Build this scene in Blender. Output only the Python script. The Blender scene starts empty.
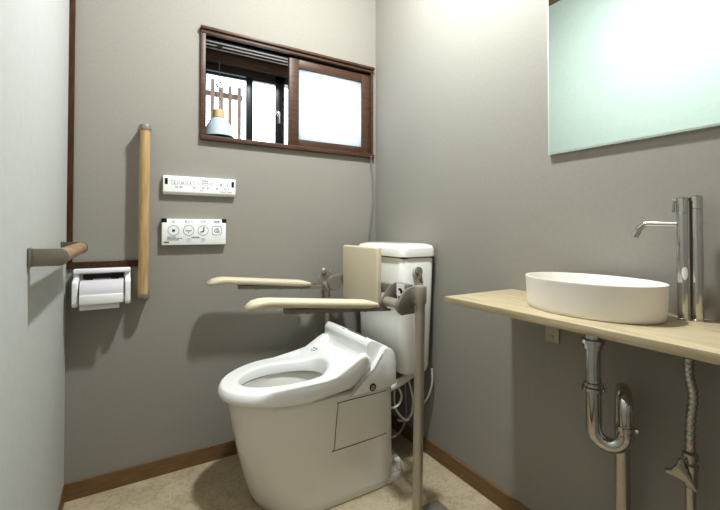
import bpy, bmesh, math, random
from mathutils import Vector, Matrix
random.seed(4)
S = bpy.context.scene
COL = S.collection
PI = math.pi

# ------------------------------------------------------------------ materials
def lin(c):
    return tuple(((v/255)/12.92 if v/255 <= .04045 else ((v/255+.055)/1.055)**2.4) for v in c) + (1,)

def mat(name, rgb, rough=.5, metal=0, noise=None, bump=None, spec=None, coat=0):
    """noise=(scale, rgb2, detail, stretch)   bump=(scale, strength, distance)"""
    m = bpy.data.materials.new(name); m.use_nodes = True
    nt = m.node_tree; b = nt.nodes['Principled BSDF']
    b.inputs['Base Color'].default_value = lin(rgb)
    b.inputs['Roughness'].default_value = rough
    b.inputs['Metallic'].default_value = metal
    if spec is not None: b.inputs['Specular IOR Level'].default_value = spec
    if coat: b.inputs['Coat Weight'].default_value = coat; b.inputs['Coat Roughness'].default_value = .08
    tc = nt.nodes.new('ShaderNodeTexCoord')
    if noise:
        mp = nt.nodes.new('ShaderNodeMapping'); mp.inputs['Scale'].default_value = noise[3]
        n = nt.nodes.new('ShaderNodeTexNoise'); n.inputs['Scale'].default_value = noise[0]; n.inputs['Detail'].default_value = noise[2]
        r = nt.nodes.new('ShaderNodeValToRGB')
        r.color_ramp.elements[0].color = lin(rgb); r.color_ramp.elements[1].color = lin(noise[1])
        r.color_ramp.elements[0].position = .35; r.color_ramp.elements[1].position = .65
        nt.links.new(tc.outputs['Object'], mp.inputs['Vector']); nt.links.new(mp.outputs[0], n.inputs['Vector'])
        nt.links.new(n.outputs['Fac'], r.inputs['Fac']); nt.links.new(r.outputs['Color'], b.inputs['Base Color'])
    if bump:
        n2 = nt.nodes.new('ShaderNodeTexNoise'); n2.inputs['Scale'].default_value = bump[0]; n2.inputs['Detail'].default_value = 6
        bp = nt.nodes.new('ShaderNodeBump'); bp.inputs['Strength'].default_value = bump[1]; bp.inputs['Distance'].default_value = bump[2]
        nt.links.new(tc.outputs['Object'], n2.inputs['Vector']); nt.links.new(n2.outputs['Fac'], bp.inputs['Height'])
        nt.links.new(bp.outputs[0], b.inputs['Normal'])
    return m

U = (1, 1, 1)
M = {}
M['wall'] = mat('grey_wallpaper', (163, 158, 150), .85, noise=(90, (160, 155, 147), 8, U), bump=(500, .12, .001), spec=.2)
M['white_wall'] = mat('white_wallpaper', (198, 199, 196), .85, noise=(40, (195, 196, 193), 6, U), bump=(300, .15, .001), spec=.2)
M['ceiling'] = mat('ceiling_boards', (150, 128, 104), .9, spec=.1)
M['brown'] = mat('brown_baseboard', (138, 110, 78), .55, noise=(14, (126, 98, 68), 5, (1, 1, 12)), spec=.3)
M['dark_wood'] = mat('dark_brown_wood', (66, 40, 24), .5, noise=(18, (86, 54, 33), 6, (6, 6, 1)), spec=.35)
M['win_wood'] = mat('window_brown_wood', (78, 56, 43), .45, noise=(14, (98, 72, 55), 6, (1, 8, 8)), spec=.4)
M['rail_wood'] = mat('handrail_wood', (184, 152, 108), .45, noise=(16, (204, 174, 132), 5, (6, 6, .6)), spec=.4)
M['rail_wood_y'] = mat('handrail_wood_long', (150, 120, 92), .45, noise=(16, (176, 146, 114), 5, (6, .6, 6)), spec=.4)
M['bracket'] = mat('grey_bracket', (150, 143, 130), .4, metal=.3, spec=.4)
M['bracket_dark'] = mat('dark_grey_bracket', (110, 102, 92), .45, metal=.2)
M['porcelain'] = mat('white_porcelain', (240, 238, 232), .12, spec=.5, coat=.4)
M['plastic'] = mat('white_plastic', (250, 250, 249), .28, spec=.5)
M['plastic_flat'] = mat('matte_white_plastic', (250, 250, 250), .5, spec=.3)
M['lilac'] = mat('pale_lilac_plastic', (222, 216, 222), .35)  # pale lilac plastic of the paper holder lid
M['seam'] = mat('dark_seam', (70, 62, 55), .7)
M['groove'] = mat('grey_groove', (170, 168, 165), .5)
M['black'] = mat('black_plastic', (18, 18, 20), .35)
M['ink'] = mat('grey_printing', (128, 131, 136), .7)
M['ink_dark'] = mat('dark_printing', (40, 42, 46), .7)
M['steel'] = mat('satin_steel', (186, 178, 166), .36, metal=.55, bump=(90, .03, .001))
M['steel_dark'] = mat('dark_satin_metal', (150, 143, 134), .42, metal=.35)
M['chrome'] = mat('chrome', (205, 203, 200), .07, metal=1)
M['chrome_soft'] = mat('brushed_chrome', (190, 187, 180), .2, metal=1)
M['pad'] = mat('cream_vinyl', (220, 209, 184), .5, spec=.35, bump=(140, .08, .001))
M['counter'] = mat('pale_oak_board', (180, 163, 132), .42, noise=(9, (200, 186, 158), 7, (9, .8, 9)), spec=.35)
M['sink'] = mat('matte_white_ceramic', (242, 236, 228), .3, spec=.45)
M['hose'] = mat('grey_cord', (140, 138, 134), .5)
M['hose_white'] = mat('white_hose', (214, 210, 202), .4)
M['alu'] = mat('dark_bronze_aluminium', (44, 38, 38), .4, metal=.3)
M['cap_wood'] = mat('light_wood_cap', (214, 178, 130), .5)
M['fence'] = mat('weathered_slat_wood', (158, 128, 116), .8, noise=(10, (124, 96, 84), 5, (6, 6, 1)))
M['paper'] = mat('toilet_paper', (240, 236, 236), .9, spec=.05)
M['mirror'] = mat('mirror_silver', (224, 240, 233), .0, metal=1)
M['mirror_edge'] = mat('mirror_edge_glass', (226, 234, 230), .2)
M['water'] = mat('bowl_water', (150, 150, 145), .05)

# floor: beige vinyl with cloudy marble veining
m = mat('beige_marble_vinyl', (186, 171, 144), .5, noise=(9, (204, 190, 164), 10, U), spec=.35); M['floor'] = m
nt = m.node_tree; b = nt.nodes['Principled BSDF']
tc = nt.nodes.new('ShaderNodeTexCoord'); n = nt.nodes.new('ShaderNodeTexNoise')
n.inputs['Scale'].default_value = 42; n.inputs['Detail'].default_value = 12; n.inputs['Distortion'].default_value = 1.6
r = nt.nodes.new('ShaderNodeValToRGB'); r.color_ramp.elements[0].position = .40; r.color_ramp.elements[1].position = .52
r.color_ramp.elements[0].color = (.80, .76, .70, 1); r.color_ramp.elements[1].color = (1, 1, 1, 1)
mx = nt.nodes.new('ShaderNodeMixRGB'); mx.blend_type = 'MULTIPLY'; mx.inputs[0].default_value = .75
src = b.inputs['Base Color'].links[0].from_socket
nt.links.new(tc.outputs['Object'], n.inputs['Vector']); nt.links.new(n.outputs['Fac'], r.inputs['Fac'])
nt.links.new(src, mx.inputs[1]); nt.links.new(r.outputs[0], mx.inputs[2]); nt.links.new(mx.outputs[0], b.inputs['Base Color'])

# frosted glass
m = bpy.data.materials.new('frosted_glass'); m.use_nodes = True; nt = m.node_tree; nt.nodes.clear()
o = nt.nodes.new('ShaderNodeOutputMaterial'); t = nt.nodes.new('ShaderNodeBsdfTranslucent'); d = nt.nodes.new('ShaderNodeBsdfPrincipled')
t.inputs[0].default_value = (.93, .97, 1, 1); d.inputs['Base Color'].default_value = (.9, .93, .95, 1); d.inputs['Roughness'].default_value = .3
x = nt.nodes.new('ShaderNodeMixShader'); x.inputs[0].default_value = .2
nt.links.new(t.outputs[0], x.inputs[1]); nt.links.new(d.outputs[0], x.inputs[2]); nt.links.new(x.outputs[0], o.inputs[0]); M['frost'] = m
# clear pane: mostly transparent with a little gloss
m = bpy.data.materials.new('clear_glass'); m.use_nodes = True; nt = m.node_tree; nt.nodes.clear()
o = nt.nodes.new('ShaderNodeOutputMaterial'); t = nt.nodes.new('ShaderNodeBsdfTransparent'); d = nt.nodes.new('ShaderNodeBsdfGlossy')
t.inputs[0].default_value = (.92, .96, .96, 1); d.inputs['Roughness'].default_value = .02
x = nt.nodes.new('ShaderNodeMixShader'); x.inputs[0].default_value = .06
nt.links.new(t.outputs[0], x.inputs[1]); nt.links.new(d.outputs[0], x.inputs[2]); nt.links.new(x.outputs[0], o.inputs[0]); M['glass'] = m
# lamp shade of milky glass
m = mat('milky_glass_shade', (192, 203, 212), .25); M['shade'] = m

# ------------------------------------------------------------------ mesh helpers
def box(bm, x0, x1, y0, y1, z0, z1, bev=0, seg=2):
    t = bmesh.new()
    bmesh.ops.create_cube(t, size=1)
    for v in t.verts:
        v.co = Vector(((x0+x1)/2+v.co.x*abs(x1-x0), (y0+y1)/2+v.co.y*abs(y1-y0), (z0+z1)/2+v.co.z*abs(z1-z0)))
    if bev: bmesh.ops.bevel(t, geom=t.edges[:], offset=bev, segments=seg, affect='EDGES', profile=.5)
    merge(bm, t)

def merge(bm, t, mtx=None):
    me = bpy.data.meshes.new('tmp'); t.to_mesh(me); t.free()
    if mtx: me.transform(mtx)
    bm.from_mesh(me); bpy.data.meshes.remove(me)

def rings(bm, rs, cap0=True, cap1=True, closed=True, loop=False):
    vs = [[bm.verts.new(p) for p in r] for r in rs]
    n = len(rs[0])
    for i in range(len(vs) - (0 if loop else 1)):
        a, b2 = vs[i], vs[(i+1) % len(vs)]
        for j in range(n if closed else n-1):
            k = (j+1) % n
            bm.faces.new((a[j], a[k], b2[k], b2[j]))
    if cap0 and closed and not loop: bm.faces.new(vs[0][::-1])
    if cap1 and closed and not loop: bm.faces.new(vs[-1])
    return vs

def smooth_path(pts, sub=6):
    P = [Vector(p) for p in pts]; out = []
    for i in range(len(P)-1):
        p0 = P[max(i-1, 0)]; p1 = P[i]; p2 = P[i+1]; p3 = P[min(i+2, len(P)-1)]
        for k in range(sub):
            t = k/sub
            out.append(.5*((2*p1)+(-p0+p2)*t+(2*p0-5*p1+4*p2-p3)*t*t+(-p0+3*p1-3*p2+p3)*t**3))
    out.append(P[-1]); return out

def tube(bm, pts, r, seg=16, cap=True):
    P = [Vector(p) for p in pts]; rr = r if isinstance(r, (list, tuple)) else [r]*len(P)
    d0 = (P[1]-P[0]).normalized()
    up = Vector((0, 0, 1)) if abs(d0.z) < .9 else Vector((1, 0, 0))
    nrm = d0.cross(up).normalized(); rs = []
    for i, p in enumerate(P):
        if i == 0: d = (P[1]-P[0])
        elif i == len(P)-1: d = (P[-1]-P[-2])
        else: d = (P[i+1]-P[i]).normalized()+(P[i]-P[i-1]).normalized()
        d.normalize()
        nrm = (nrm-d*nrm.dot(d)).normalized(); bi = d.cross(nrm)
        rs.append([p+(nrm*math.cos(a)+bi*math.sin(a))*rr[i] for a in [2*PI*k/seg for k in range(seg)]])
    rings(bm, rs, cap, cap)

def lathe(bm, prof, c, axis='Z', seg=32, cap0=True, cap1=True):
    rs = []
    for (r, h) in prof:
        ring = []
        for k in range(seg):
            a = 2*PI*k/seg; u, v = r*math.cos(a), r*math.sin(a)
            q = {'Z': (u, v, h), 'Y': (u, h, v), 'X': (h, u, v)}[axis]
            ring.append(Vector(c)+Vector(q))
        rs.append(ring)
    rings(bm, rs, cap0, cap1)

def prism(bm, poly, a0, a1, plane='XZ', bev=0):
    t = bmesh.new()
    def mk(p, a): return {'XZ': (p[0], a, p[1]), 'XY': (p[0], p[1], a), 'YZ': (a, p[0], p[1])}[plane]
    rings(t, [[Vector(mk(p, a0)) for p in poly], [Vector(mk(p, a1)) for p in poly]])
    bmesh.ops.recalc_face_normals(t, faces=t.faces[:])
    if bev: bmesh.ops.bevel(t, geom=t.edges[:], offset=bev, segments=2, affect='EDGES', profile=.5)
    merge(bm, t)

def obj(name, bm, m, parent=None, smooth=True, angle=38):
    bmesh.ops.recalc_face_normals(bm, faces=bm.faces[:])
    me = bpy.data.meshes.new(name); bm.to_mesh(me); bm.free()
    me.materials.append(m)
    if smooth:
        me.polygons.foreach_set('use_smooth', [True]*len(me.polygons))
        try: me.set_sharp_from_angle(angle=math.radians(angle))
        except Exception: pass
    o = bpy.data.objects.new(name, me); COL.objects.link(o)
    if parent:
        o.parent = parent
        o.matrix_parent_inverse = Matrix.Translation(parent.location).inverted()
    return o

def thing(name, label, cat, loc, group=None):
    o = bpy.data.objects.new(name, None); o.empty_display_size = .05; COL.objects.link(o)
    o.location = loc; o['label'] = label; o['category'] = cat
    if group: o['group'] = group
    return o

def tag(o, label, cat, group=None):
    o['label'] = label; o['category'] = cat
    if group: o['group'] = group
    return o

def struct(name, bm, m, parent=None, label=None, cat=None, smooth=False):
    o = obj(name, bm, m, parent, smooth=smooth)
    if not parent:
        o['kind'] = 'structure'
        if label: o['label'] = label; o['category'] = cat
    return o

def B(): return bmesh.new()

def text(name, s, size, loc, rot, m, parent, align='CENTER', ext=.0002):
    cu = bpy.data.curves.new(name, 'FONT'); cu.body = s; cu.size = size; cu.extrude = ext
    cu.align_x = align; cu.align_y = 'CENTER'; cu.materials.append(m)
    tmp = bpy.data.objects.new(name+'_source', cu); COL.objects.link(tmp)
    bpy.context.view_layer.update()
    me = bpy.data.meshes.new_from_object(tmp.evaluated_get(bpy.context.evaluated_depsgraph_get()))
    bpy.data.objects.remove(tmp); bpy.data.curves.remove(cu)
    me.name = name
    if not me.materials: me.materials.append(m)
    o = bpy.data.objects.new(name, me); COL.objects.link(o)
    o.parent = parent; o.matrix_parent_inverse = Matrix.Translation(parent.location).inverted()
    o.location = loc; o.rotation_euler = rot
    return o

# ------------------------------------------------------------------ room shell
XL, YB, H = -1.293, -1.98, 2.42
WX0, WX1, WZ0, WZ1 = -.857, -.022, 1.3207, 1.7795      # outer edge of the window casing
OX0, OX1, OZ0, OZ1 = -.838, -.034, 1.337, 1.757        # clear opening
T = .20                                                # wall thickness at the window

bm = B(); box(bm, XL-.1, .1, YB-.1, T, -.1, 0)
struct('floor', bm, M['floor'], label='beige marbled vinyl floor', cat='floor')
bm = B(); box(bm, XL-.1, .1, YB-.1, T, H, H+.1)
struct('ceiling', bm, M['ceiling'], label='pale ceiling above the toilet room', cat='ceiling')
bm = B()
box(bm, XL-.1, OX0, 0, T, 0, H); box(bm, OX1, .1, 0, T, 0, H)
box(bm, OX0, OX1, 0, T, 0, OZ0); box(bm, OX0, OX1, 0, T, OZ1, H)
struct('wall_far', bm, M['wall'], label='grey papered wall with the window and remotes', cat='wall')
bm = B(); box(bm, 0, .1, YB, 0, 0, H)
struct('wall_right', bm, M['wall'], label='grey papered wall behind the wash basin', cat='wall')
bm = B(); box(bm, XL-.1, XL, YB, 0, 0, H)
struct('wall_left', bm, M['white_wall'], label='white papered wall at the left edge', cat='wall')
bm = B(); box(bm, XL-.1, .1, YB-.1, YB, 0, H)
struct('wall_back', bm, M['wall'], label='grey wall behind the viewpoint', cat='wall')
bh, bt = .061, .007
bm = B(); box(bm, XL, 0, -bt, 0, 0, bh, .0015)
struct('baseboard_far', bm, M['brown'], label='brown baseboard under the grey window wall', cat='baseboard')
bm = B(); box(bm, -bt, 0, YB, -bt, 0, bh, .0015)
struct('baseboard_right', bm, M['brown'], label='brown baseboard along the basin wall', cat='baseboard')
bm = B(); box(bm, XL, XL+.003, YB, -bt, 0, bh, .001)
struct('baseboard_left', bm, M['brown'], label='brown baseboard under the white wall', cat='baseboard')
bm = B(); box(bm, XL, XL+.017, -.012, 0, .835, H, .001)
struct('trim_1', bm, M['dark_wood'], label='dark brown vertical strip in the left corner', cat='trim')
bm = B(); box(bm, XL, -1.066, -.010, 0, .812, .834, .002)
struct('trim_2', bm, M['dark_wood'], label='short dark brown strip above the paper holder', cat='trim')

# ------------------------------------------------------------------ window
win = bpy.data.objects.new('window_1', None); COL.objects.link(win); win.location = (-.437, 0, OZ0)
win['kind'] = 'structure'; win['label'] = 'brown wooden sliding window high on the grey wall'; win['category'] = 'window'
bm = B()
box(bm, WX0, OX0, -.014, T, WZ0, WZ1, .001)
box(bm, OX1, WX1, -.014, T, WZ0, WZ1, .001)
box(bm, WX0-.002, WX1+.003, -.024, .0, WZ1-.008, WZ1+.004, .0015)
box(bm, WX0, WX1, -.016, .0, OZ1, WZ1-.008, .001)
box(bm, WX0, WX1, 0, T, OZ1, WZ1, .001)
box(bm, WX0, WX1+.004, -.020, .0, WZ0-.003, OZ0, .002)
box(bm, WX0, WX1, 0, T, WZ0, OZ0, .001)
obj('window_casing', bm, M['win_wood'], win)
# sliding grooves under the head: sky reflection painted as pale strips between dark ridges
bm = B()
for i, y in enumerate((.022, .054, .088, .118)):
    box(bm, OX0, OX1, y, y+.008, OZ1-.006, OZ1)
obj('head_track', bm, M['alu'], win)
bm = B()
for y in (.030, .062, .096): box(bm, OX0, OX1, y, y+.022, OZ1-.003, OZ1)
obj('head_track_reflection', bm, mat('track_sky_reflection', (236, 220, 212), .3), win)  # pale colour stands in for sky reflected on the glossy wood
bm = B()
for y in (.034, .066): box(bm, OX0, OX1, y, y+.006, OZ0, OZ0+.004)
obj('sill_rail', bm, M['win_wood'], win)

def sash(x0, x1, y, z0, z1, st, rt, rb, m, glass, pname, par=win, th=.022):
    bm = B()
    box(bm, x0, x0+st, y, y+th, z0, z1, .0015); box(bm, x1-st, x1, y, y+th, z0, z1, .0015)
    box(bm, x0+st, x1-st, y, y+th, z1-rt, z1, .0015); box(bm, x0+st, x1-st, y, y+th, z0, z0+rb, .0015)
    s = obj(pname, bm, m, par)
    bm = B(); box(bm, x0+st-.004, x1-st+.004, y+th/2-.002, y+th/2+.002, z0+rb-.004, z1-rt+.004)
    g = obj('glass_pane', bm, glass, s, smooth=False)
    g.matrix_parent_inverse = Matrix.Identity(4)
    g.parent = s; g.matrix_parent_inverse = s.matrix_world.inverted()
    return s
sash(-.471, OX1+.001, .002, OZ0+.001, OZ1-.008, .047, .044, .034, M['win_wood'], M['frost'], 'sliding_sash')
sash(-.458, OX1, .032, OZ0+.004, OZ1-.008, .042, .034, .034, M['win_wood'], M['frost'], 'sliding_sash')
# outer aluminium window
bm = B()
box(bm, OX0, OX1, .150, T, OZ1-.085, OZ1-.040)
box(bm, OX0, OX1, .150, T, OZ0, OZ0+.018)
box(bm, OX0, OX0+.014, .150, T, OZ0, OZ1-.040); box(bm, OX1-.014, OX1, .150, T, OZ0, OZ1-.040)
box(bm, -.487, -.441, .150, .157, OZ0+.012, OZ1-.05, .001)
of = obj('outer_frame', bm, M['alu'], win)
bm = B(); box(bm, OX0, OX1, .128, .150, OZ1-.052, OZ1)
obj('head_board', bm, M['win_wood'], win)
sash(OX0+.014, -.592, .176, OZ0+.012, OZ1-.080, .020, .012, .022, M['alu'], M['glass'], 'outer_sash', th=.016)
sash(-.626, -.448, .158, OZ0+.012, OZ1-.080, .030, .012, .022, M['alu'], M['glass'], 'outer_sash', th=.016)
bm = B(); box(bm, -.477, -.465, .142, .150, 1.47, 1.53, .002); tube(bm, smooth_path([(-.471, .142, 1.50), (-.481, .136, 1.512), (-.485, .134, 1.53)]), .004, 10)
obj('crescent_latch', bm, M['chrome_soft'], win)

# fence outside
fn = thing('slat_fence', 'weathered brown slat fence outside the left half of the window', 'fence', (-.66, .62, 1.1))
bm = B()
for i, x in enumerate((-.80, -.75, -.70, -.652, -.604, -.551)):
    zt = (1.83, 1.81, 1.80, 1.76, 1.775, 1.775, 1.72, 1.70)[i]
    box(bm, x-.010, x+.010, .60, .612, 1.05, zt, .002)
obj('slats', bm, M['fence'], fn)
for z in (1.705, 1.15):
    bm = B(); box(bm, -.90, -.53, .612, .63, z, z+.03, .002); obj('rail', bm, M['fence'], fn)
# pendant lamp in the recess
lx, ly = -.766, .082
lp = thing('pendant_lamp', 'small pendant lamp with milky shade and wooden cap hanging in the window', 'lamp', (lx, ly, OZ1))
bm = B(); tube(bm, [(lx, ly, OZ1), (lx, ly, 1.47)], .0016, 8)
box(bm, lx-.012, lx+.012, ly-.012, ly+.012, OZ1-.006, OZ1, .002)
obj('cord', bm, M['seam'], lp)
bm = B()
for k in range(7):
    a = k*2.1
    lathe(bm, [(.001, -.006), (.006, 0), (.001, .006)], (lx+.010*math.cos(a)-.004, ly+.008*math.sin(a), 1.60-.012*k), seg=10)
obj('chain', bm, M['steel'], lp)
bm = B(); lathe(bm, [(.018, .036), (.023, .034), (.026, .012), (.027, 0)], (lx, ly, 1.440))
obj('shade_cap', bm, M['cap_wood'], lp)
bm = B()
pr = [(.024, 0), (.036, -.010), (.050, -.034), (.059, -.060), (.063, -.084)]
lathe(bm, pr+[(r-.003, h) for r, h in pr[::-1]], (lx, ly, 1.440), cap0=False, cap1=False, seg=40)
obj('lamp_shade', bm, M['shade'], lp)

# ------------------------------------------------------------------ mirror
mY, mZ, mY2, mZ2 = -.985, 1.178, -1.62, 2.02
mr = thing('wall_mirror', 'large frameless mirror with thin pale edge above the basin', 'mirror', (-.01, (mY+mY2)/2, mZ))
bm = B(); box(bm, -.012, -.0005, mY2, mY, mZ, mZ2, .0012)
obj('edge', bm, M['mirror_edge'], mr)
bm = B(); box(bm, -.0128, -.0118, mY2+.004, mY-.004, mZ+.004, mZ2-.004)
obj('mirror_glass', bm, M['mirror'], mr, smooth=False)

# ------------------------------------------------------------------ handrails
hr = thing('vertical_handrail', 'vertical round wooden handrail with grey end caps on grey wall', 'handrail', (-1.055, 0, .70))
HX, HY = -1.055, -.054
bm = B(); tube(bm, [(HX-.003, HY, .700), (HX, HY, 1.334)], .0172, 28)
obj('rail', bm, M['rail_wood'], hr)
for z, s in ((1.334, 1), (.700, -1)):
    bm = B()
    lathe(bm, [(.0195, -.012), (.0200, 0), (.0185, .006), (.012, .009)], (HX, HY, z-.002 if s > 0 else z+.002), seg=28) if s > 0 else lathe(bm, [(.012, -.009), (.0185, -.006), (.0200, 0), (.0195, .012)], (HX, HY, z+.002), seg=28)
    box(bm, HX-.0165, HX+.0165, HY, -.004, z-.008, z+.006, .003)
    box(bm, HX-.021, HX+.021, -.006, -.0005, z-.028 if s > 0 else z-.012, z+.012 if s > 0 else z+.028, .002)
    obj('end_bracket', bm, M['bracket'], hr)

h2 = thing('horizontal_handrail', 'short wooden handrail with flat grey brackets on the white wall', 'handrail', (XL, -.4, .89))
rx, rz = XL+.052, .890
bm = B(); tube(bm, [(rx, -.645, rz), (rx, -.150, rz)], .0175, 28)
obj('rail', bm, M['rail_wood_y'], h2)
for y in (-.652, -.146):
    bm = B()
    poly = [(XL+.001, rz-.019), (rx, rz-.019)]+[(rx+.0195*math.cos(a), rz+.0195*math.sin(a)) for a in [(-PI/2+PI*k/12) for k in range(1, 12)]]+[(rx, rz+.019), (XL+.001, rz+.019)]
    prism(bm, poly, y-.006, y+.014 if y < -.3 else y+.006, 'XZ', .002)
    box(bm, XL+.0005, XL+.006, y-.012, y+.02, rz-.021, rz+.021, .002)
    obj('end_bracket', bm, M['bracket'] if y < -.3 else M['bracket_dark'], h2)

# ------------------------------------------------------------------ toilet paper holder
ph = thing('paper_holder', 'white plastic toilet paper holder below the dark brown strip', 'paper holder', (-1.187, 0, .68))
a0, a1 = -1.270, -1.098
bm = B(); box(bm, a0+.002, a1-.002, -.012, -.0005, .690, .808, .004)
obj('back_plate', bm, M['plastic_flat'], ph)
bm = B(); box(bm, a0, a1, -.050, -.010, .796, .811, .004)
obj('top_bar', bm, M['plastic_flat'], ph)
bm = B(); box(bm, a0+.026, a1-.022, -.0135, -.0115, .774, .790)
obj('slot', bm, M['seam'], ph)
for x in (a0, a1-.018):
    bm = B()
    prism(bm, [(-.008, .800), (-.030, .800), (-.040, .782), (-.078, .776), (-.090, .768), (-.092, .745), (-.092, .698), (-.086, .686), (-.060, .684), (-.008, .70)], x, x+.018, 'YZ', .004)
    obj('side_arm', bm, M['plastic'], ph)
bm = B()
out = []
for a in [PI*(.93-.70*k/12) for k in range(13)]:
    out.append((-.052+.050*math.cos(a), .728+.044*math.sin(a)))
arc = [(-.052-.048*math.sin(t), .727+.046*math.cos(t)) for t in [(-.35+2.0*k/14) for k in range(15)]]
ain = [(-.052-.045*math.sin(t), .727+.043*math.cos(t)) for t in [(-.35+2.0*k/14) for k in range(15)]]
prism(bm, arc+ain[::-1], a0+.022, a1-.022, 'YZ')
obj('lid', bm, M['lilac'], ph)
bm = B(); box(bm, a0+.022, a1-.022, -.1075, -.098, .695, .727, .003)
obj('cutter_edge', bm, M['plastic'], ph)
for x in (a0+.046, a1-.048):
    bm = B(); box(bm, x-.012, x+.012, -.052, -.030, .7725, .7765, .001)
    obj('hinge_slot', bm, M['black'], ph)
pr_ = thing('toilet_roll', 'white toilet roll in the holder with a short hanging sheet', 'toilet roll', (-1.187, -.052, .727))
bm = B(); lathe(bm, [(.018, -.060), (.037, -.060), (.038, -.055), (.038, .055), (.037, .060), (.018, .060)], (-1.188, -.054, .725), 'X', 36, False, False)
obj('roll', bm, M['paper'], pr_)
bm = B(); rings(bm, [[Vector((x, y, z)) for y, z in ((-.092, .725), (-.0945, .700), (-.096, .686), (-.098, .676))] for x in (-1.247, -1.215, -1.185, -1.15, -1.132)], False, False, closed=False)
sh = obj('hanging_sheet', bm, M['paper'], pr_)

# ------------------------------------------------------------------ remotes
RX = (PI/2, 0, 0)
r1 = thing('flush_remote', 'slim white remote panel with black oval ends, the upper one', 'remote control', (-.8545, 0, 1.09))
bm = B()
prism(bm, [(0, 1.088), (-.012, 1.088), (-.0225, 1.096), (-.0235, 1.100), (-.0235, 1.157), (-.021, 1.161), (0, 1.161)], -.992, -.717, 'YZ', .0025)
obj('case', bm, M['plastic_flat'], r1)
fy = -.0238
for x in (-.981, -.729):
    bm = B(); box(bm, x-.005, x+.005, fy-.0006, fy+.001, 1.127, 1.150, .0003)
    obj('end_mark', bm, M['black'], r1)
def outline(bm, cx, cz, w, h, y, t=.0007, rnd=.2, n=28):
    pts = []
    for k in range(n):
        a = 2*PI*k/n; c, s = math.cos(a), math.sin(a); e = rnd
        pts.append((cx+w/2*math.copysign(abs(c)**e, c), cz+h/2*math.copysign(abs(s)**e, s)))
    rs = [[Vector((cx+(px-cx)*f, yy, cz+(pz-cz)*f)) for px, pz in pts] for f, yy in ((1, y), (1, y-.0005), (1-2*t/min(w, h), y-.0005), (1-2*t/min(w, h), y))]
    rings(bm, rs, False, False)
bxs = [(-.955, .026), (-.926, .026), (-.897, .026), (-.840, .018), (-.812, .018), (-.866, .012), (-.787, .010), (-.776, .022), (-.752, .020)]
for i, (x, w) in enumerate([(-.952, .024), (-.923, .024), (-.894, .024), (-.777, .022), (-.751, .020)]):
    bm = B(); outline(bm, x, 1.135, w, .016, fy)
    bt_ = obj('button', bm, M['groove'], r1)
    bm = B(); s = .0035
    if i % 2 == 0:
        box(bm, x-.001, x+.001, fy-.0006, fy, 1.131, 1.139); box(bm, x-s, x+s, fy-.0006, fy, 1.131, 1.1325)
    else:
        outline(bm, x, 1.134, .009, .006, fy, .0012, .9)
    obj('icon', bm, M['ink_dark'] if i in (3,) else M['ink'], bt_)
bm = B(); outline(bm, -.838, 1.137, .022, .015, fy, .0008); box(bm, -.846, -.830, fy-.0006, fy, 1.136, 1.1375)
obj('display', bm, M['ink'], r1)
for x in (-.862, -.814):
    bm = B(); outline(bm, x, 1.135, .010, .009, fy, .0008)
    obj('button', bm, M['ink'], r1)
for x, w in ((-.944, .009), (-.928, .009), (-.880, .008), (-.846, .007), (-.829, .007), (-.792, .007), (-.762, .007), (-.747, .005)):
    bm = B(); outline(bm, x, 1.118, w, .006, fy, .0012, .5); obj('printing', bm, M['ink'], r1)
for x0, x1, z in ((-.852, -.826, 1.148), (-.858, -.846, 1.107), (-.780, -.755, 1.1058), (-.750, -.732, 1.1058)):
    bm = B(); box(bm, x0, x1, fy-.0006, fy, z-.0008, z+.0008); obj('printing', bm, M['ink'], r1)

r2 = thing('wash_remote', 'white toilet remote with four round buttons, the lower one', 'remote control', (-.875, 0, .888))
bm = B(); box(bm, -.995, -.755, -.0235, 0, .889, .992, .003)
obj('case', bm, M['plastic_flat'], r2)
for x0, x1 in ((-.996, -.978), (-.772, -.754)):
    bm = B(); box(bm, x0, x1, -.0245, -.004, .978, .9935, .001)
    obj('corner_mark', bm, M['black'], r2)
bx = (-.954, -.899, -.845, -.792)
lab = ('止', 'おしり', 'ビデ', '乾燥')
for i, x in enumerate(bx):
    bm = B()
    if i < 3: outline(bm, x, .946, .041, .041, fy, .0016, 1.0, 40)
    else: outline(bm, x, .946, .038, .038, fy, .0016, .45, 40)
    bt_ = obj('button', bm, M['ink'], r2)
    bm = B()
    if i == 0: box(bm, x-.0045, x+.0045, fy-.0006, fy, .9415, .9505)
    elif i == 1:
        tube(bm, smooth_path([(x-.012, fy, .949), (x-.006, fy, .944), (x, fy, .947), (x+.006, fy, .944), (x+.012, fy, .949)]), .0011, 6); box(bm, x-.001, x+.001, fy-.0006, fy, .936, .943)
    elif i == 2:
        lathe(bm, [(.0026, -.0005), (.0026, .0005)], (x+.003, fy, .9575), 'Y', 14)
        tube(bm, [(x+.003, fy, .953), (x+.002, fy, .943), (x-.006, fy, .941)], .0022, 8); tube(bm, [(x-.006, fy, .941), (x-.011, fy, .938)], .0013, 8)
    else:
        outline(bm, x, .946, .019, .019, fy, .0018, 1); outline(bm, x+.001, .946, .010, .010, fy, .0016, 1); outline(bm, x+.008, .939, .007, .007, fy, .0014, 1)
    obj('icon', bm, M['ink_dark'] if i != 3 else M['ink'], bt_)
    text('lettering', lab[i], .0105 if i else .012, (x, fy-.0003, .981), RX, M['ink'], r2)
for x, s in ((-.899, '−'), (-.845, '+')):
    bm = B(); outline(bm, x, .908, .015, .015, fy, .0012, 1)
    bt_ = obj('button', bm, M['groove'], r2)
    bm = B(); box(bm, x-.003, x+.003, fy-.0006, fy, .9085, .9095)
    if s == '+': box(bm, x-.0006, x+.0006, fy-.0006, fy, .906, .912)
    obj('icon', bm, M['ink'], bt_)
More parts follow.
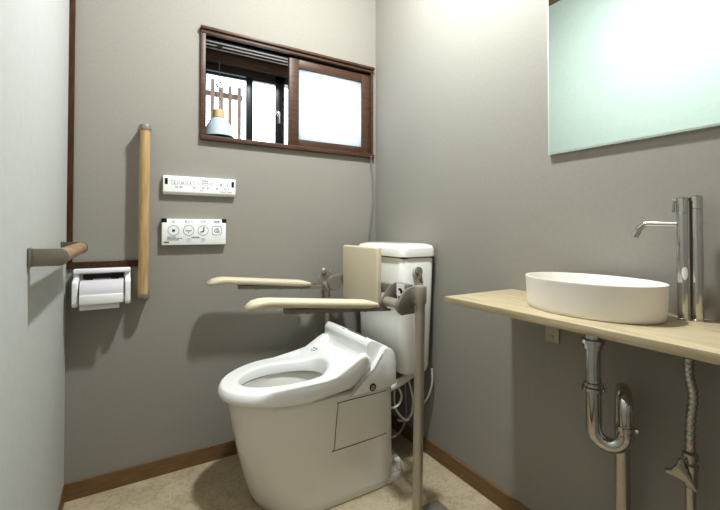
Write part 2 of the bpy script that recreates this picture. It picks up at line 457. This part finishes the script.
for z, x0, x1 in ((.9205, -.976, -.945), (.9150, -.976, -.922), (.9095, -.976, -.935), (.9205, -.884, -.862), (.9170, -.890, -.856)):
    bm = B(); x = x0
    while x < x1:
        w = .003+.003*random.random(); box(bm, x, min(x+w, x1), fy-.0005, fy, z-.0014, z+.0014); x += w+.0012
    obj('printing', bm, M['ink'], r2)
bm = B(); box(bm, -.987, -.970, fy-.0006, fy, .8985, .9025)
obj('maker_mark', bm, M['ink_dark'], r2)

# ------------------------------------------------------------------ toilet
CY = -.31
tl = thing('toilet', 'white toilet with washlet seat and rear tank facing left', 'toilet', (-.45, CY, 0))
def egg(xf, xc, xr, w, n=64, nr=5.0, nf=2.0):
    """outline, front nose at xf, widest at xc, squarish rear at xr"""
    pts = []
    for k in range(n):
        a = 2*PI*k/n; c, s = math.cos(a), math.sin(a)
        if c < 0:
            x = xc+(xc-xf)*-(abs(c)**(2/nf)); y = w*math.copysign(abs(s)**(2/nf), s)
        else:
            x = xc+(xr-xc)*abs(c)**(2/nr); y = w*math.copysign(abs(s)**(2/nr), s)
        pts.append((x, y))
    return pts
def ease(t): t = max(0, min(1, t)); return t*t*(3-2*t)
def body_par(z):
    t = z/.37
    xf = -.722-.088*(t**.75)
    w = .194-.006*t
    return xf, -.50, -.224, w
bm = B(); rs = []
for z in (0, .004, .03, .08, .14, .2, .26, .31, .350, .368):
    xf, xc, xr, w = body_par(z)
    k = .004 if z == 0 else 0
    rs.append([Vector((x, CY+y, z)) for x, y in egg(xf+k, xc, xr-k, w-k, nr=9, nf=2.15)])
# rim and bowl interior
for (xf, xr, w, z) in ((-.795, -.25, .176, .375), (-.772, -.42, .125, .376), (-.768, -.43, .118, .36), (-.755, -.44, .108, .30), (-.715, -.46, .085, .24), (-.67, -.49, .05, .205)):
    rs.append([Vector((x, CY+y, z)) for x, y in egg(xf, -.60 if z < .37 else -.55, xr, w, nr=2.6)])
rings(bm, rs, True, True)
obj('bowl', bm, M['porcelain'], tl, angle=50)
bm = B(); rings(bm, [[Vector((x, CY+y, .245)) for x, y in egg(-.712, -.60, -.462, .083, nr=2.4)]]*1+[[Vector((-.6+(x+.6)*.01, CY+y*.01, .245)) for x, y in egg(-.712, -.60, -.462, .083, nr=2.4)]], False, True)
obj('water', bm, M['water'], tl)
# rear foot flange
bm = B(); rs = []
for z, k in ((0, .003), (.003, 0), (.018, .002), (.026, .010)):
    rs.append([Vector((x, CY+y, z)) for x, y in egg(-.45+k, -.30, -.130-k, .190-k, nr=3.0)])
rings(bm, rs); obj('foot_flange', bm, M['porcelain'], tl)
bm = B(); lathe(bm, [(.011, 0), (.011, .022), (.007, .030), (.002, .032)], (-.195, CY-.160, .024), seg=18)
obj('bolt_cap', bm, M['porcelain'], tl)
bm = B(); box(bm, -.236, -.190, CY-.05, CY+.09, .02, .20, .02, 3)
obj('rear_outlet', bm, M['porcelain'], tl)
# seam of the service panel, both sides
for sd in (-1, 1):
    bm = B()
    cor = [(-.243, .349), (-.460, .349), (-.476, .336), (-.490, .204), (-.480, .190), (-.243, .194)]
    pts = smooth_path([(x, 0, z) for x, z in cor], 5)
    out = []
    for p in pts:
        w = body_par(p.z)[3]
        t = 0 if p.x < -.5 else min(1, abs((p.x+.50)/(.276)))
        yy = w*(max(0, 1-t**9))**(1/9) if t < 1 else 0
        out.append((p.x, CY+sd*(yy+.0002), p.z))
    tube(bm, out, .0013, 6)
    obj('panel_seam', bm, M['seam'], tl)

# seat
def seat_z(x, y):
    ay = abs(y)
    side = ease((ay-.120)/.035)
    c = .412+.008*ease((x+.838)/.2)
    cen = .045*ease((x+.50)/.13)
    sid = .074*max(0, min(1, (x+.485)/.125))**1.1-.30*max(0, x+.355)
    return c+cen*(1-side)+sid*side
NO = 96
def seat_outline(f, grow=0):
    return None
outer = egg(-.834, -.58, -.330, .1965, NO, nr=11)
inner = egg(-.768, -.61, -.440, .112, NO, nr=2.3)
bm = B(); rs = []
K = 22
rs.append([Vector((x*.0+ix+(ox-ix)*0, CY+iy, .380)) for (ix, iy), (ox, oy) in zip(inner, outer) for x in (0,)])
for k in range(K+1):
    s = k/K; ring = []
    for (ix, iy), (ox, oy) in zip(inner, outer):
        x = ix+(ox-ix)*s; y = iy+(oy-iy)*s
        e = 0
        if s < .10: e = -.006*(1-s/.10)**2
        if s > .86: e = -.010*((s-.86)/.14)**2.2
        ring.append(Vector((x, CY+y, seat_z(x, y)+e)))
    rs.append(ring)
for dz, g in ((.012, .0025), (.028, .003), (.040, -.001), (.044, -.006)):
    ring = []
    for (ox, oy), top in zip(outer, rs[K+1]):
        zt = top.z; zb = .374+max(0, min(.082, (ox+.446)*.80))
        f = dz/.044
        k2 = 1+g/.19
        ring.append(Vector((-.58+(ox+.58)*k2, CY+oy*k2, zt+(zb-zt)*f)))
    rs.append(ring)
rs.append([Vector((ix+(ox-ix)*.2  , CY+iy+(oy-iy)*.2, .374)) for (ix, iy), (ox, oy) in zip(inner, outer)])
rings(bm, rs, loop=True)
seat = obj('seat', bm, M['plastic'], tl, angle=60)
bm = B()
for j, (dx, dy, w) in enumerate(((0, 0, .006), (.012, .002, .008), (.003, -.016, .005), (.014, -.017, .009))):
    x = -.435+dx; y = dy-.115+.06
    z = seat_z(x, .13+dy)+.0008
    box(bm, x-.0035, x+.0035, CY+.13+dy-w/2, CY+.13+dy+w/2, z-.0006, z+.0008)
o = obj('warning_mark', bm, M['ink_dark'], seat)

# washlet unit
bm = B()
core = [(-.405, .372), (-.375, .452), (-.366, .462), (-.356, .468), (-.347, .482), (-.343, .505), (-.344, .522), (-.336, .536), (-.322, .541), (-.300, .532), (-.255, .510), (-.236, .495), (-.228, .465), (-.225, .372)]
prism(bm, [(x-.005, z) for x, z in core], CY-.172, CY+.186, 'XZ', .003)
un = obj('washlet_unit', bm, M['plastic'], tl, angle=45)
bm = B()
side = [(-.432, .361), (-.330, .444), (-.292, .498), (-.285, .513), (-.266, .510), (-.248, .500), (-.237, .482), (-.232, .455), (-.231, .372), (-.262, .364), (-.354, .363)]
prism(bm, side, CY-.1955, CY-.168, 'XZ', .005)
obj('side_cover', bm, M['plastic'], tl, angle=45)
bm = B(); prism(bm, side, CY+.180, CY+.194, 'XZ', .004)
obj('side_cover', bm, M['plastic'], tl, angle=45)
bm = B(); tube(bm, [(-.431, CY-.1962, .3635), (-.330, CY-.1962, .4475), (-.296, CY-.1962, .493)], .0011, 6)
obj('cover_gap', bm, M['groove'], tl)
bm = B(); lathe(bm, [(.0135, -.0012), (.0135, .001)], (-.338, CY-.1960, .378), 'Y', 24)
sn = obj('sensor_window', bm, M['seam'], tl)
bm = B(); lathe(bm, [(.0085, -.0026), (.009, -.001), (.009, .001)], (-.338, CY-.1960, .377), 'Y', 24)
obj('sensor_button', bm, M['groove'], sn)
bm = B(); tube(bm, [(-.327, -.442, .5418), (-.327, -.300, .5418)], .0014, 8)
obj('top_slot', bm, M['seam'], un)
bm = B(); prism(bm, [(-.374, .4565), (-.358, .4680), (-.356, .4660), (-.372, .4545)], CY-.165, CY+.165, 'XZ')
obj('lower_lip', bm, M['groove'], tl)
text('lettering', 'TOTO', .010, (-.334, -.27, .5400), (math.radians(0), 0, -PI/2), M['groove'], un)

# tank
TY = -.30
def rrect(x0, x1, y0, y1, r, z, n=8):
    pts = []
    for cx, cy, a0_ in ((x1-r, y1-r, 0), (x0+r, y1-r, PI/2), (x0+r, y0+r, PI), (x1-r, y0+r, 3*PI/2)):
        for k in range(n+1):
            a = a0_+PI/2*k/n; pts.append(Vector((cx+r*math.cos(a), cy+r*math.sin(a), z)))
    return pts
bm = B()
rs = [rrect(-.150, -.045, TY-.155, TY+.155, .03, .372), rrect(-.166, -.036, TY-.168, TY+.168, .034, .376), rrect(-.174, -.030, TY-.174, TY+.174, .036, .40),
      rrect(-.180, -.022, TY-.180, TY+.180, .036, .62), rrect(-.184, -.014, TY-.182, TY+.182, .036, .832), rrect(-.180, -.018, TY-.178, TY+.178, .034, .837)]
rings(bm, rs); tk = obj('tank', bm, M['porcelain'], tl, angle=45)
bm = B()
rs = [rrect(-.184, -.012, TY-.182, TY+.182, .034, .840), rrect(-.190, -.008, TY-.187, TY+.187, .038, .843), rrect(-.189, -.008, TY-.186, TY+.186, .038, .872),
      rrect(-.180, -.012, TY-.178, TY+.178, .036, .886), rrect(-.150, -.030, TY-.145, TY+.145, .034, .894), rrect(-.11, -.07, TY-.1, TY+.1, .019, .896)]
rings(bm, rs); obj('tank_lid', bm, M['porcelain'], tk, angle=50)
bm = B(); box(bm, -.178, -.02, TY-.177, TY+.177, .835, .841)
obj('lid_seam', bm, M['seam'], tk)
ly_ = TY-.182
bm = B(); lathe(bm, [(.019, .004), (.021, -.006), (.020, -.016), (.015, -.020), (.004, -.021)], (-.118, ly_, .784), 'Y', 28)
tube(bm, smooth_path([(-.118, ly_-.014, .784), (-.113, ly_-.018, .765), (-.108, ly_-.020, .737)]), [.0095]*6+[.008]*6+[.0065], 14)
obj('flush_lever', bm, M['chrome'], tk)
# plumbing behind
bm = B(); tube(bm, smooth_path([(-.12, -.25, .372), (-.13, -.25, .35), (-.17, -.26, .335), (-.23, -.27, .33)]), .026, 18)
obj('flush_pipe', bm, M['plastic'], tl)
bm = B(); tube(bm, smooth_path([(-.045, -.405, .366), (-.085, -.410, .352), (-.15, -.420, .334), (-.225, -.430, .322)], 6), .0165, 18)
lathe(bm, [(.024, 0), (.026, .004), (.026, .016), (.02, .02)], (-.060, -.405, .354), seg=20)
obj('inlet_fitting', bm, M['porcelain'], tl)
hs_ = [[(-.175, -.43, .325), (-.160, -.44, .290), (-.170, -.44, .258), (-.200, -.44, .247), (-.235, -.445, .266)],
       [(-.110, -.42, .335), (-.088, -.42, .260), (-.090, -.42, .208), (-.112, -.42, .172), (-.142, -.42, .188), (-.178, -.42, .240), (-.18, -.42, .315)],
       [(-.115, -.40, .335), (-.110, -.40, .265), (-.107, -.40, .181), (-.127, -.40, .130), (-.173, -.40, .108), (-.20, -.40, .12)],
       [(-.018, -.46, .375), (-.018, -.46, .31), (-.026, -.44, .25), (-.035, -.40, .20), (-.062, -.38, .165), (-.105, -.38, .150), (-.14, -.39, .165)]]
for i, h_ in enumerate(hs_):
    bm = B(); tube(bm, smooth_path(h_, 8), .0046, 12)
    obj('supply_hose', bm, M['hose_white'] if i != 2 else M['hose'], tl)

# ------------------------------------------------------------------ toilet support frame
sf = thing('toilet_support_frame', 'grey metal toilet support frame with cream armrests and backrest', 'support rail', (-.29, -.36, 0))
def arm(yc, xt, xb, zt, zb, w=.070):
    bm = B(); rs = []; N = 22
    for i in range(N+1):
        t = i/N; x = xt+(xb-xt)*t
        z = zt+(zb-zt)*t
        # the tip dips, the back tapers slightly
        z += -.018*(1-min(1, t/.16))**2
        ww = w/2*(1-.45*max(0, 1-t/.06)**2)*(1-.15*max(0, (t-.95)/.05))
        hh = .0135*(1-.45*max(0, 1-t/.05)**2)*(1-.5*max(0, (t-.93)/.07))
        ring = []
        for k in range(20):
            a = 2*PI*k/20; c, s = math.cos(a), math.sin(a)
            ring.append(Vector((x, yc+ww*math.copysign(abs(c)**.55, c), z+hh*math.copysign(abs(s)**.75, s))))
        rs.append(ring)
    rings(bm, rs); return bm
NY, FY = -.562, -.105
for yc, xt, xb, zt, zb in ((NY, -.812, -.368, .738, .692), (FY, -.841, -.420, .756, .714)):
    obj('armrest_pad', arm(yc, xt, xb, zt, zb), M['pad'], sf, angle=60)
    bm = B()
    xa, xb2 = xt+.118, xb+.060
    za = zt+(zb-zt)*.25-.026; zc = zb-.020
    t = bmesh.new(); box(t, 0, 1, -.016, .016, -.007, .007)
    for v in t.verts:
        f = v.co.x; v.co = Vector((xa+(xb2-xa)*f, yc+v.co.y, za+(zc-za)*f+v.co.z))
    merge(bm, t)
    for f in (.2, .48, .75):
        lathe(bm, [(.006, -.0), (.005, -.004)], (xa+(xb2-xa)*f, yc, za+(zc-za)*f-.007), seg=12)
    obj('armrest_bar', bm, M['steel_dark'], sf)
# post geometry
PX, PYN, PYF = -.292, -.702, -.045
for y0, top in ((PYN, (-.270, -.692, .712)), (PYF, (-.297, -.043, .715))):
    bm = B(); tube(bm, [(PX, y0, .006), top], .0165 if y0 < -.3 else .014, 28)
    obj('post', bm, M['steel'], sf)
    bm = B(); tx, ty, tz = top
    lathe(bm, [(.0205, -.012), (.021, -.010), (.021, .040), (.0195, .045), (.010, .047)] if y0 < -.3 else [(.017, -.012), (.0175, .035), (.012, .042)], (tx, ty, tz+.006), seg=28)
    obj('post_collar', bm, M['steel'], sf)
bm = B(); box(bm, -.330, -.172, -.765, -.664, .0005, .013, .005)
obj('foot_plate', bm, M['steel_dark'], sf)
bm = B(); box(bm, -.330, -.19, -.085, -.010, .0005, .013, .005)
obj('foot_plate', bm, M['steel_dark'], sf)
# hinge brackets
chk = [(-.272, .760), (-.306, .752), (-.318, .742), (-.345, .702), (-.346, .688), (-.341, .676), (-.327, .666), (-.272, .668)]
bm = B(); prism(bm, chk, -.668, -.655, 'XZ', .003)
obj('hinge_cheek', bm, M['steel_dark'], sf)
bm = B(); prism(bm, [(-.280, .762), (-.310, .756), (-.355, .700), (-.357, .690), (-.352, .680), (-.280, .676)], -.578, -.572, 'XZ', .002)
obj('hinge_cheek', bm, M['steel_dark'], sf)
bm = B(); box(bm, -.296, -.270, -.656, -.577, .722, .764, .003); box(bm, -.274, -.232, -.600, -.572, .700, .750, .003); box(bm, -.243, -.222, -.60, -.10, .704, .742, .004)
box(bm, -.290, -.258, -.690, -.655, .700, .750, .004)
obj('cross_bar', bm, M['steel_dark'], sf)
bm = B(); tube(bm, [(-.325, -.578, .697), (-.325, -.655, .697)], .020, 24)
obj('hinge_barrel', bm, M['steel'], sf)
bm = B(); box(bm, -.2985, -.2955, -.640, -.598, .7215, .763)
st = obj('sticker_or_glint', bm, M['plastic_flat'], sf)
bm = B(); box(bm, -.2995, -.2983, -.632, -.620, .732, .744); box(bm, -.2995, -.2983, -.626, -.610, .741, .748); 
obj('sticker_print', bm, M['black'], st)
# far hinge
bm = B(); lathe(bm, [(.032, -.012), (.035, -.008), (.035, .008), (.032, .012)], (-.305, -.130, .712), 'Y', 32)
obj('hinge_cheek', bm, M['steel_dark'], sf)
bm = B(); prism(bm, [(-.272, .748), (-.300, .752), (-.322, .775), (-.345, .768), (-.388, .712), (-.385, .692), (-.34, .676), (-.272, .676)], -.098, -.086, 'XZ', .003)
obj('hinge_cheek', bm, M['steel_dark'], sf)
bm = B(); tube(bm, [(-.330, -.060, .700), (-.330, -.130, .700)], .018, 24); lathe(bm, [(.008, 0), (.013, .006), (.013, .018), (.008, .024)], (-.342, -.098, .752), seg=16)
tube(bm, [(-.342, -.112, .768), (-.342, -.080, .768)], .006, 12)
obj('hinge_barrel', bm, M['steel'], sf)
bm = B(); box(bm, -.290, -.222, -.118, -.095, .704, .745, .004)
obj('cross_bar', bm, M['steel_dark'], sf)
# backrest
bm = B(); box(bm, -.272, -.246, -.430, -.146, .642, .882, .009, 4)
obj('backrest_pad', bm, M['pad'], sf, angle=60)
# push the cross bar behind the pad
# ------------------------------------------------------------------ power cord from window to toilet
bm = B()
tube(bm, smooth_path([(-.038, -.020, 1.318), (-.034, -.010, 1.29), (-.018, -.006, 1.20), (-.014, -.006, 1.10), (-.026, -.006, .98), (-.036, -.006, .88), (-.036, -.006, .60), (-.03, -.012, .30)], 8), .0036, 8)
tube(bm, smooth_path([(-.040, -.022, 1.322), (-.034, -.014, 1.31), (-.022, -.006, 1.21), (-.021, -.006, 1.09), (-.036, -.006, .97), (-.044, -.006, .88), (-.044, -.006, .60), (-.04, -.012, .30)], 8), .0030, 8)
tag(obj('power_cord', bm, M['hose']), 'thin grey cord hanging from the window corner behind the toilet', 'cord')

# ------------------------------------------------------------------ counter
CT, CH = .7526, .0188
bm = B(); box(bm, -.2982, -.0005, -1.80, -.839, CT-CH, CT, .0012)
tag(obj('counter_board', bm, M['counter']), 'pale oak counter board on the right wall under the basin', 'counter')
def lbracket(y, label):
    t = thing('shelf_bracket', label, 'bracket', (-.002, y, CT-CH))
    bm = B(); box(bm, -.005, -.0005, y-.022, y+.022, .611, CT-CH-.001, .001)
    obj('wall_plate', bm, M['steel'], t)
    bm = B(); box(bm, -.20, -.005, y-.015, y+.015, CT-CH-.005, CT-CH-.001, .001)
    obj('support_arm', bm, M['steel_dark'], t)
    bm = B(); lathe(bm, [(.005, 0), (.004, -.003)], (-.005, y, .628), 'X', 12)
    obj('screw', bm, M['chrome_soft'], t)
lbracket(-.990, 'small metal shelf bracket under the counter left of the drain')

# ------------------------------------------------------------------ basin
def ell(k, z, c=(-.140, -1.180), hx=.110, hy=.159, n=72, e=2.1):
    pts = []
    for i in range(n):
        a = 2*PI*i/n; co, si = math.cos(a), math.sin(a)
        pts.append(Vector((c[0]+hx*k*math.copysign(abs(co)**(2/e), co), c[1]+hy*k*math.copysign(abs(si)**(2/e), si), z)))
    return pts
bn = thing('vessel_basin', 'oval white vessel basin standing on the pale wooden counter', 'basin', (-.14, -1.18, CT))
bm = B()
rs = [ell(.945, CT+.0002), ell(.965, CT+.003), ell(.972, CT+.010), ell(.985, .79), ell(.998, .828), ell(1.0, .8305), ell(.995, .832), ell(.965, .832), ell(.955, .829), ell(.93, .80), ell(.86, .775), ell(.6, .765), ell(.16, .762)]
rings(bm, rs); obj('bowl', bm, M['sink'], bn, angle=60)
bm = B(); lathe(bm, [(.021, 0), (.021, .003), (.015, .004), (.003, .003)], (-.14, -1.18, .762), seg=28)
obj('drain_ring', bm, M['chrome'], bn)

# ------------------------------------------------------------------ faucet
fc = thing('tall_faucet', 'tall chrome double column faucet standing behind the basin', 'faucet', (-.045, -1.345, CT))
f1, f2 = (-.052, -1.3370), (-.044, -1.3585)
for (x, y), r, h, seam in ((f1, .0118, .270, .235), (f2, .0112, .273, .245)):
    bm = B()
    lathe(bm, [(r+.001, 0), (r+.001, .003), (r, .004), (r, seam-.001), (r-.0008, seam), (r, seam+.001), (r, h-.002), (r-.002, h)], (x, y, CT), seg=36)
    obj('column', bm, M['chrome'], fc)
bm = B(); box(bm, f1[0]-.006, f1[0]+.006, f2[1]+.008, f1[1]-.008, CT+.002, CT+.262)
obj('spacer', bm, M['steel_dark'], fc)
bm = B()
tube(bm, [(-.053, -1.328, .963), (-.060, -1.270, .965)]+[( -.060-.0012*k, -1.270+.004*k, .965-.0009*k*k) for k in range(1, 4)]+[(-.0665, -1.249, .941)], .0066, 20)
obj('spout', bm, M['chrome_soft'], fc)
bm = B()
tube(bm, [(-.0653, -1.2525, .948), (-.0675, -1.246, .935)], .0080, 20); tube(bm, [(-.056, -1.254, .953), (-.074, -1.254, .953)], .0035, 12)
obj('spout_tip', bm, M['chrome_soft'], fc)
bm = B(); box(bm, -.060, -.055, -1.3235, -1.3195, .990, 1.0215, .001); box(bm, -.060, -.052, -1.330, -1.322, 1.012, 1.020, .001)
obj('lever', bm, M['chrome_soft'], fc)
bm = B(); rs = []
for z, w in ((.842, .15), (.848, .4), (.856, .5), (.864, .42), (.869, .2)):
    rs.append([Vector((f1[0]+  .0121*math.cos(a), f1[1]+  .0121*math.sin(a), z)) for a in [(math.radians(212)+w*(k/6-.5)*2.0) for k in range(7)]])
rings(bm, rs, closed=False); obj('sticker_or_glint', bm, M['plastic_flat'], fc)  # reflection on the column, painted on as a white patch

# ------------------------------------------------------------------ drain trap
dt = thing('drain_trap', 'chrome drain pipe with a curved trap under the basin', 'drain pipe', (-.045, -1.215, 0))
dx, dy = -.140, -1.187
ux, uy = -.114, -1.246        # rising leg
wx, wy = -.047, -1.205        # leg down to the floor
bm = B(); lathe(bm, [(.021, 0), (.021, .012), (.026, .013), (.026, .022), (.018, .024)], (dx, dy, .664), seg=12)
lathe(bm, [(.0168, 0), (.0168, .20)], (dx, dy, .535), seg=30, cap0=False)
obj('tailpiece', bm, M['chrome'], dt)
bm = B(); lathe(bm, [(.022, 0), (.0265, .002), (.0265, .010), (.0215, .012), (.0215, .02), (.017, .022)], (dx, dy, .562), seg=10)
obj('slip_nut', bm, M['chrome'], dt)
bm = B(); P = [(dx, dy, .565), (dx, dy, .50), (dx, dy, .478)]
mid = ((dx+ux)/2, (dy+uy)/2); R = math.hypot(dx-ux, dy-uy)/2
for k in range(1, 16):
    a = PI*k/16; P.append((mid[0]-(ux-dx)/2*math.cos(a), mid[1]-(uy-dy)/2*math.cos(a), .478-(R+.004)*math.sin(a)))
P += [(ux, uy, .478), (ux, uy, .49)]
tube(bm, P, .0170, 26); obj('u_bend', bm, M['chrome'], dt)
bm = B(); lathe(bm, [(.018, 0), (.0205, .002), (.0205, .012), (.018, .014)], (ux, uy, .484), seg=24)
tube(bm, [(ux+.004, uy-.014, .491), (ux+.006, uy-.025, .491)], .006, 12)
obj('slip_nut', bm, M['chrome'], dt)
bm = B(); P = [(ux, uy, .49), (ux, uy, .525)]
mid = ((wx+ux)/2, (wy+uy)/2); R = math.hypot(wx-ux, wy-uy)/2
for k in range(1, 16):
    a = PI*k/16; P.append((mid[0]+(ux-wx)/2*math.cos(a), mid[1]+(uy-wy)/2*math.cos(a), .525+R*math.sin(a)))
P += [(wx, wy, .525), (wx, wy, .47)]
tube(bm, P, .0158, 26); obj('upper_bend', bm, M['chrome'], dt)
bm = B(); tube(bm, [(wx, wy, .475), (wx, wy, .002)], .0166, 26); obj('floor_pipe', bm, M['chrome_soft'], dt)
bm = B(); lathe(bm, [(.032, 0), (.030, .006), (.017, .012)], (wx, wy, .0005), seg=28); obj('floor_flange', bm, M['chrome'], dt)

# ------------------------------------------------------------------ supply hose + stop valve
hx, hy = -.050, -1.345
bm = B(); base = smooth_path([(hx, hy-.002, CT-CH-.001), (hx, hy, .69), (hx-.001, hy+.001, .64), (hx, hy-.006, .59), (hx, hy-.001, .53), (hx, hy, .462)], 18)
tube(bm, base, [.0084+.0018*((i//2) % 2) for i in range(len(base))], 16)
tag(obj('flexible_hose', bm, M['chrome_soft']), 'ribbed metal supply hose below the faucet', 'hose')
sv = thing('stop_valve', 'chrome stop valve with wing handle on the water pipe', 'valve', (hx, hy, 0))
bm = B(); tube(bm, [(hx, hy, .40), (hx, hy, .001)], .0095, 20); obj('riser_pipe', bm, M['chrome_soft'], sv)
bm = B(); lathe(bm, [(.010, -.066), (.013, -.060), (.013, -.030), (.015, -.026), (.015, -.016), (.011, -.012), (.011, -.006), (.0145, -.004), (.0145, .008), (.010, .012)], (hx, hy, .455), seg=20)
obj('valve_body', bm, M['chrome_soft'], sv)
# wing handle: a three pointed plate facing the room
bm = B()
vx, vy, vz = hx-.022, hy+.006, .430
tri = []
for px, pz, r in ((-.030, -.012, .006), (.004, .028, .005), (.030, -.034, .004)):
    tri.append((px, pz, r))
poly = [(-.036, -.008), (-.034, -.015), (-.026, -.017), (-.008, -.022), (.010, -.032), (.022, -.046), (.027, -.046), (.026, -.036), (.014, -.012), (.005, .010), (.002, .024), (-.004, .028), (-.009, .024), (-.012, .010), (-.022, -.003)]
t = bmesh.new(); prism(t, [(-p[0]*.86, p[1]*.86) for p in poly], -.005, .005, 'XZ', .002)
mt = Matrix.Translation((vx, vy, vz)) @ Matrix.Rotation(math.radians(180-62), 4, 'Z')
merge(bm, t, mt)
obj('wing_handle', bm, M['chrome_soft'], sv)
bm = B(); tube(bm, [(hx, hy, .415), (vx, vy, vz)], .008, 16); obj('valve_stem', bm, M['steel_dark'], sv)

# ------------------------------------------------------------------ lights
def area(name, loc, rot, size, power, col, shape='DISK', sy=None):
    l = bpy.data.lights.new(name, 'AREA'); l.shape = shape; l.size = size; l.energy = power; l.color = col
    if sy: l.size_y = sy
    o = bpy.data.objects.new(name, l); COL.objects.link(o); o.location = loc; o.rotation_euler = rot; return o
pl = bpy.data.lights.new('ceiling_lamp_light', 'POINT'); pl.energy = 36; pl.color = (.875, .955, .99); pl.shadow_soft_size = .055
po = bpy.data.objects.new('ceiling_lamp_light', pl); COL.objects.link(po); po.location = (-.50, -.83, 2.34)
area('ceiling_lamp_glow', (-.50, -.83, 2.36), (0, 0, 0), .12, 21, (.875, .955, .99))
w = bpy.data.worlds.new('sky'); S.world = w; w.use_nodes = True
bg = w.node_tree.nodes['Background']; bg.inputs[0].default_value = (.82, .93, 1, 1); bg.inputs[1].default_value = 6.0

# ------------------------------------------------------------------ camera
f, cx, cy, yaw, pit, rol = 396.8132, 359.9456, 223.8489, .5353, .0150, .0015
cam = bpy.data.cameras.new('camera'); co = bpy.data.objects.new('camera', cam); COL.objects.link(co)
fw = Vector((math.sin(yaw)*math.cos(pit), math.cos(yaw)*math.cos(pit), math.sin(pit)))
rt = Vector((math.cos(yaw), -math.sin(yaw), 0)); up = rt.cross(fw)
r2 = rt*math.cos(rol)+up*math.sin(rol); u2 = up*math.cos(rol)-rt*math.sin(rol)
co.matrix_world = Matrix(((r2.x, u2.x, -fw.x, -1.1185), (r2.y, u2.y, -fw.y, -1.7289), (r2.z, u2.z, -fw.z, .95), (0, 0, 0, 1)))
cam.sensor_fit = 'HORIZONTAL'; cam.sensor_width = 36; cam.lens = f*36/720
cam.shift_x = (360-cx)/720; cam.shift_y = -(255-cy)/720
cam.clip_start = .02
S.camera = co
S.view_settings.view_transform = 'Standard'
S.view_settings.look = 'None'
S.view_settings.exposure = .10
S.view_settings.gamma = .86
S.cycles.use_denoising = True
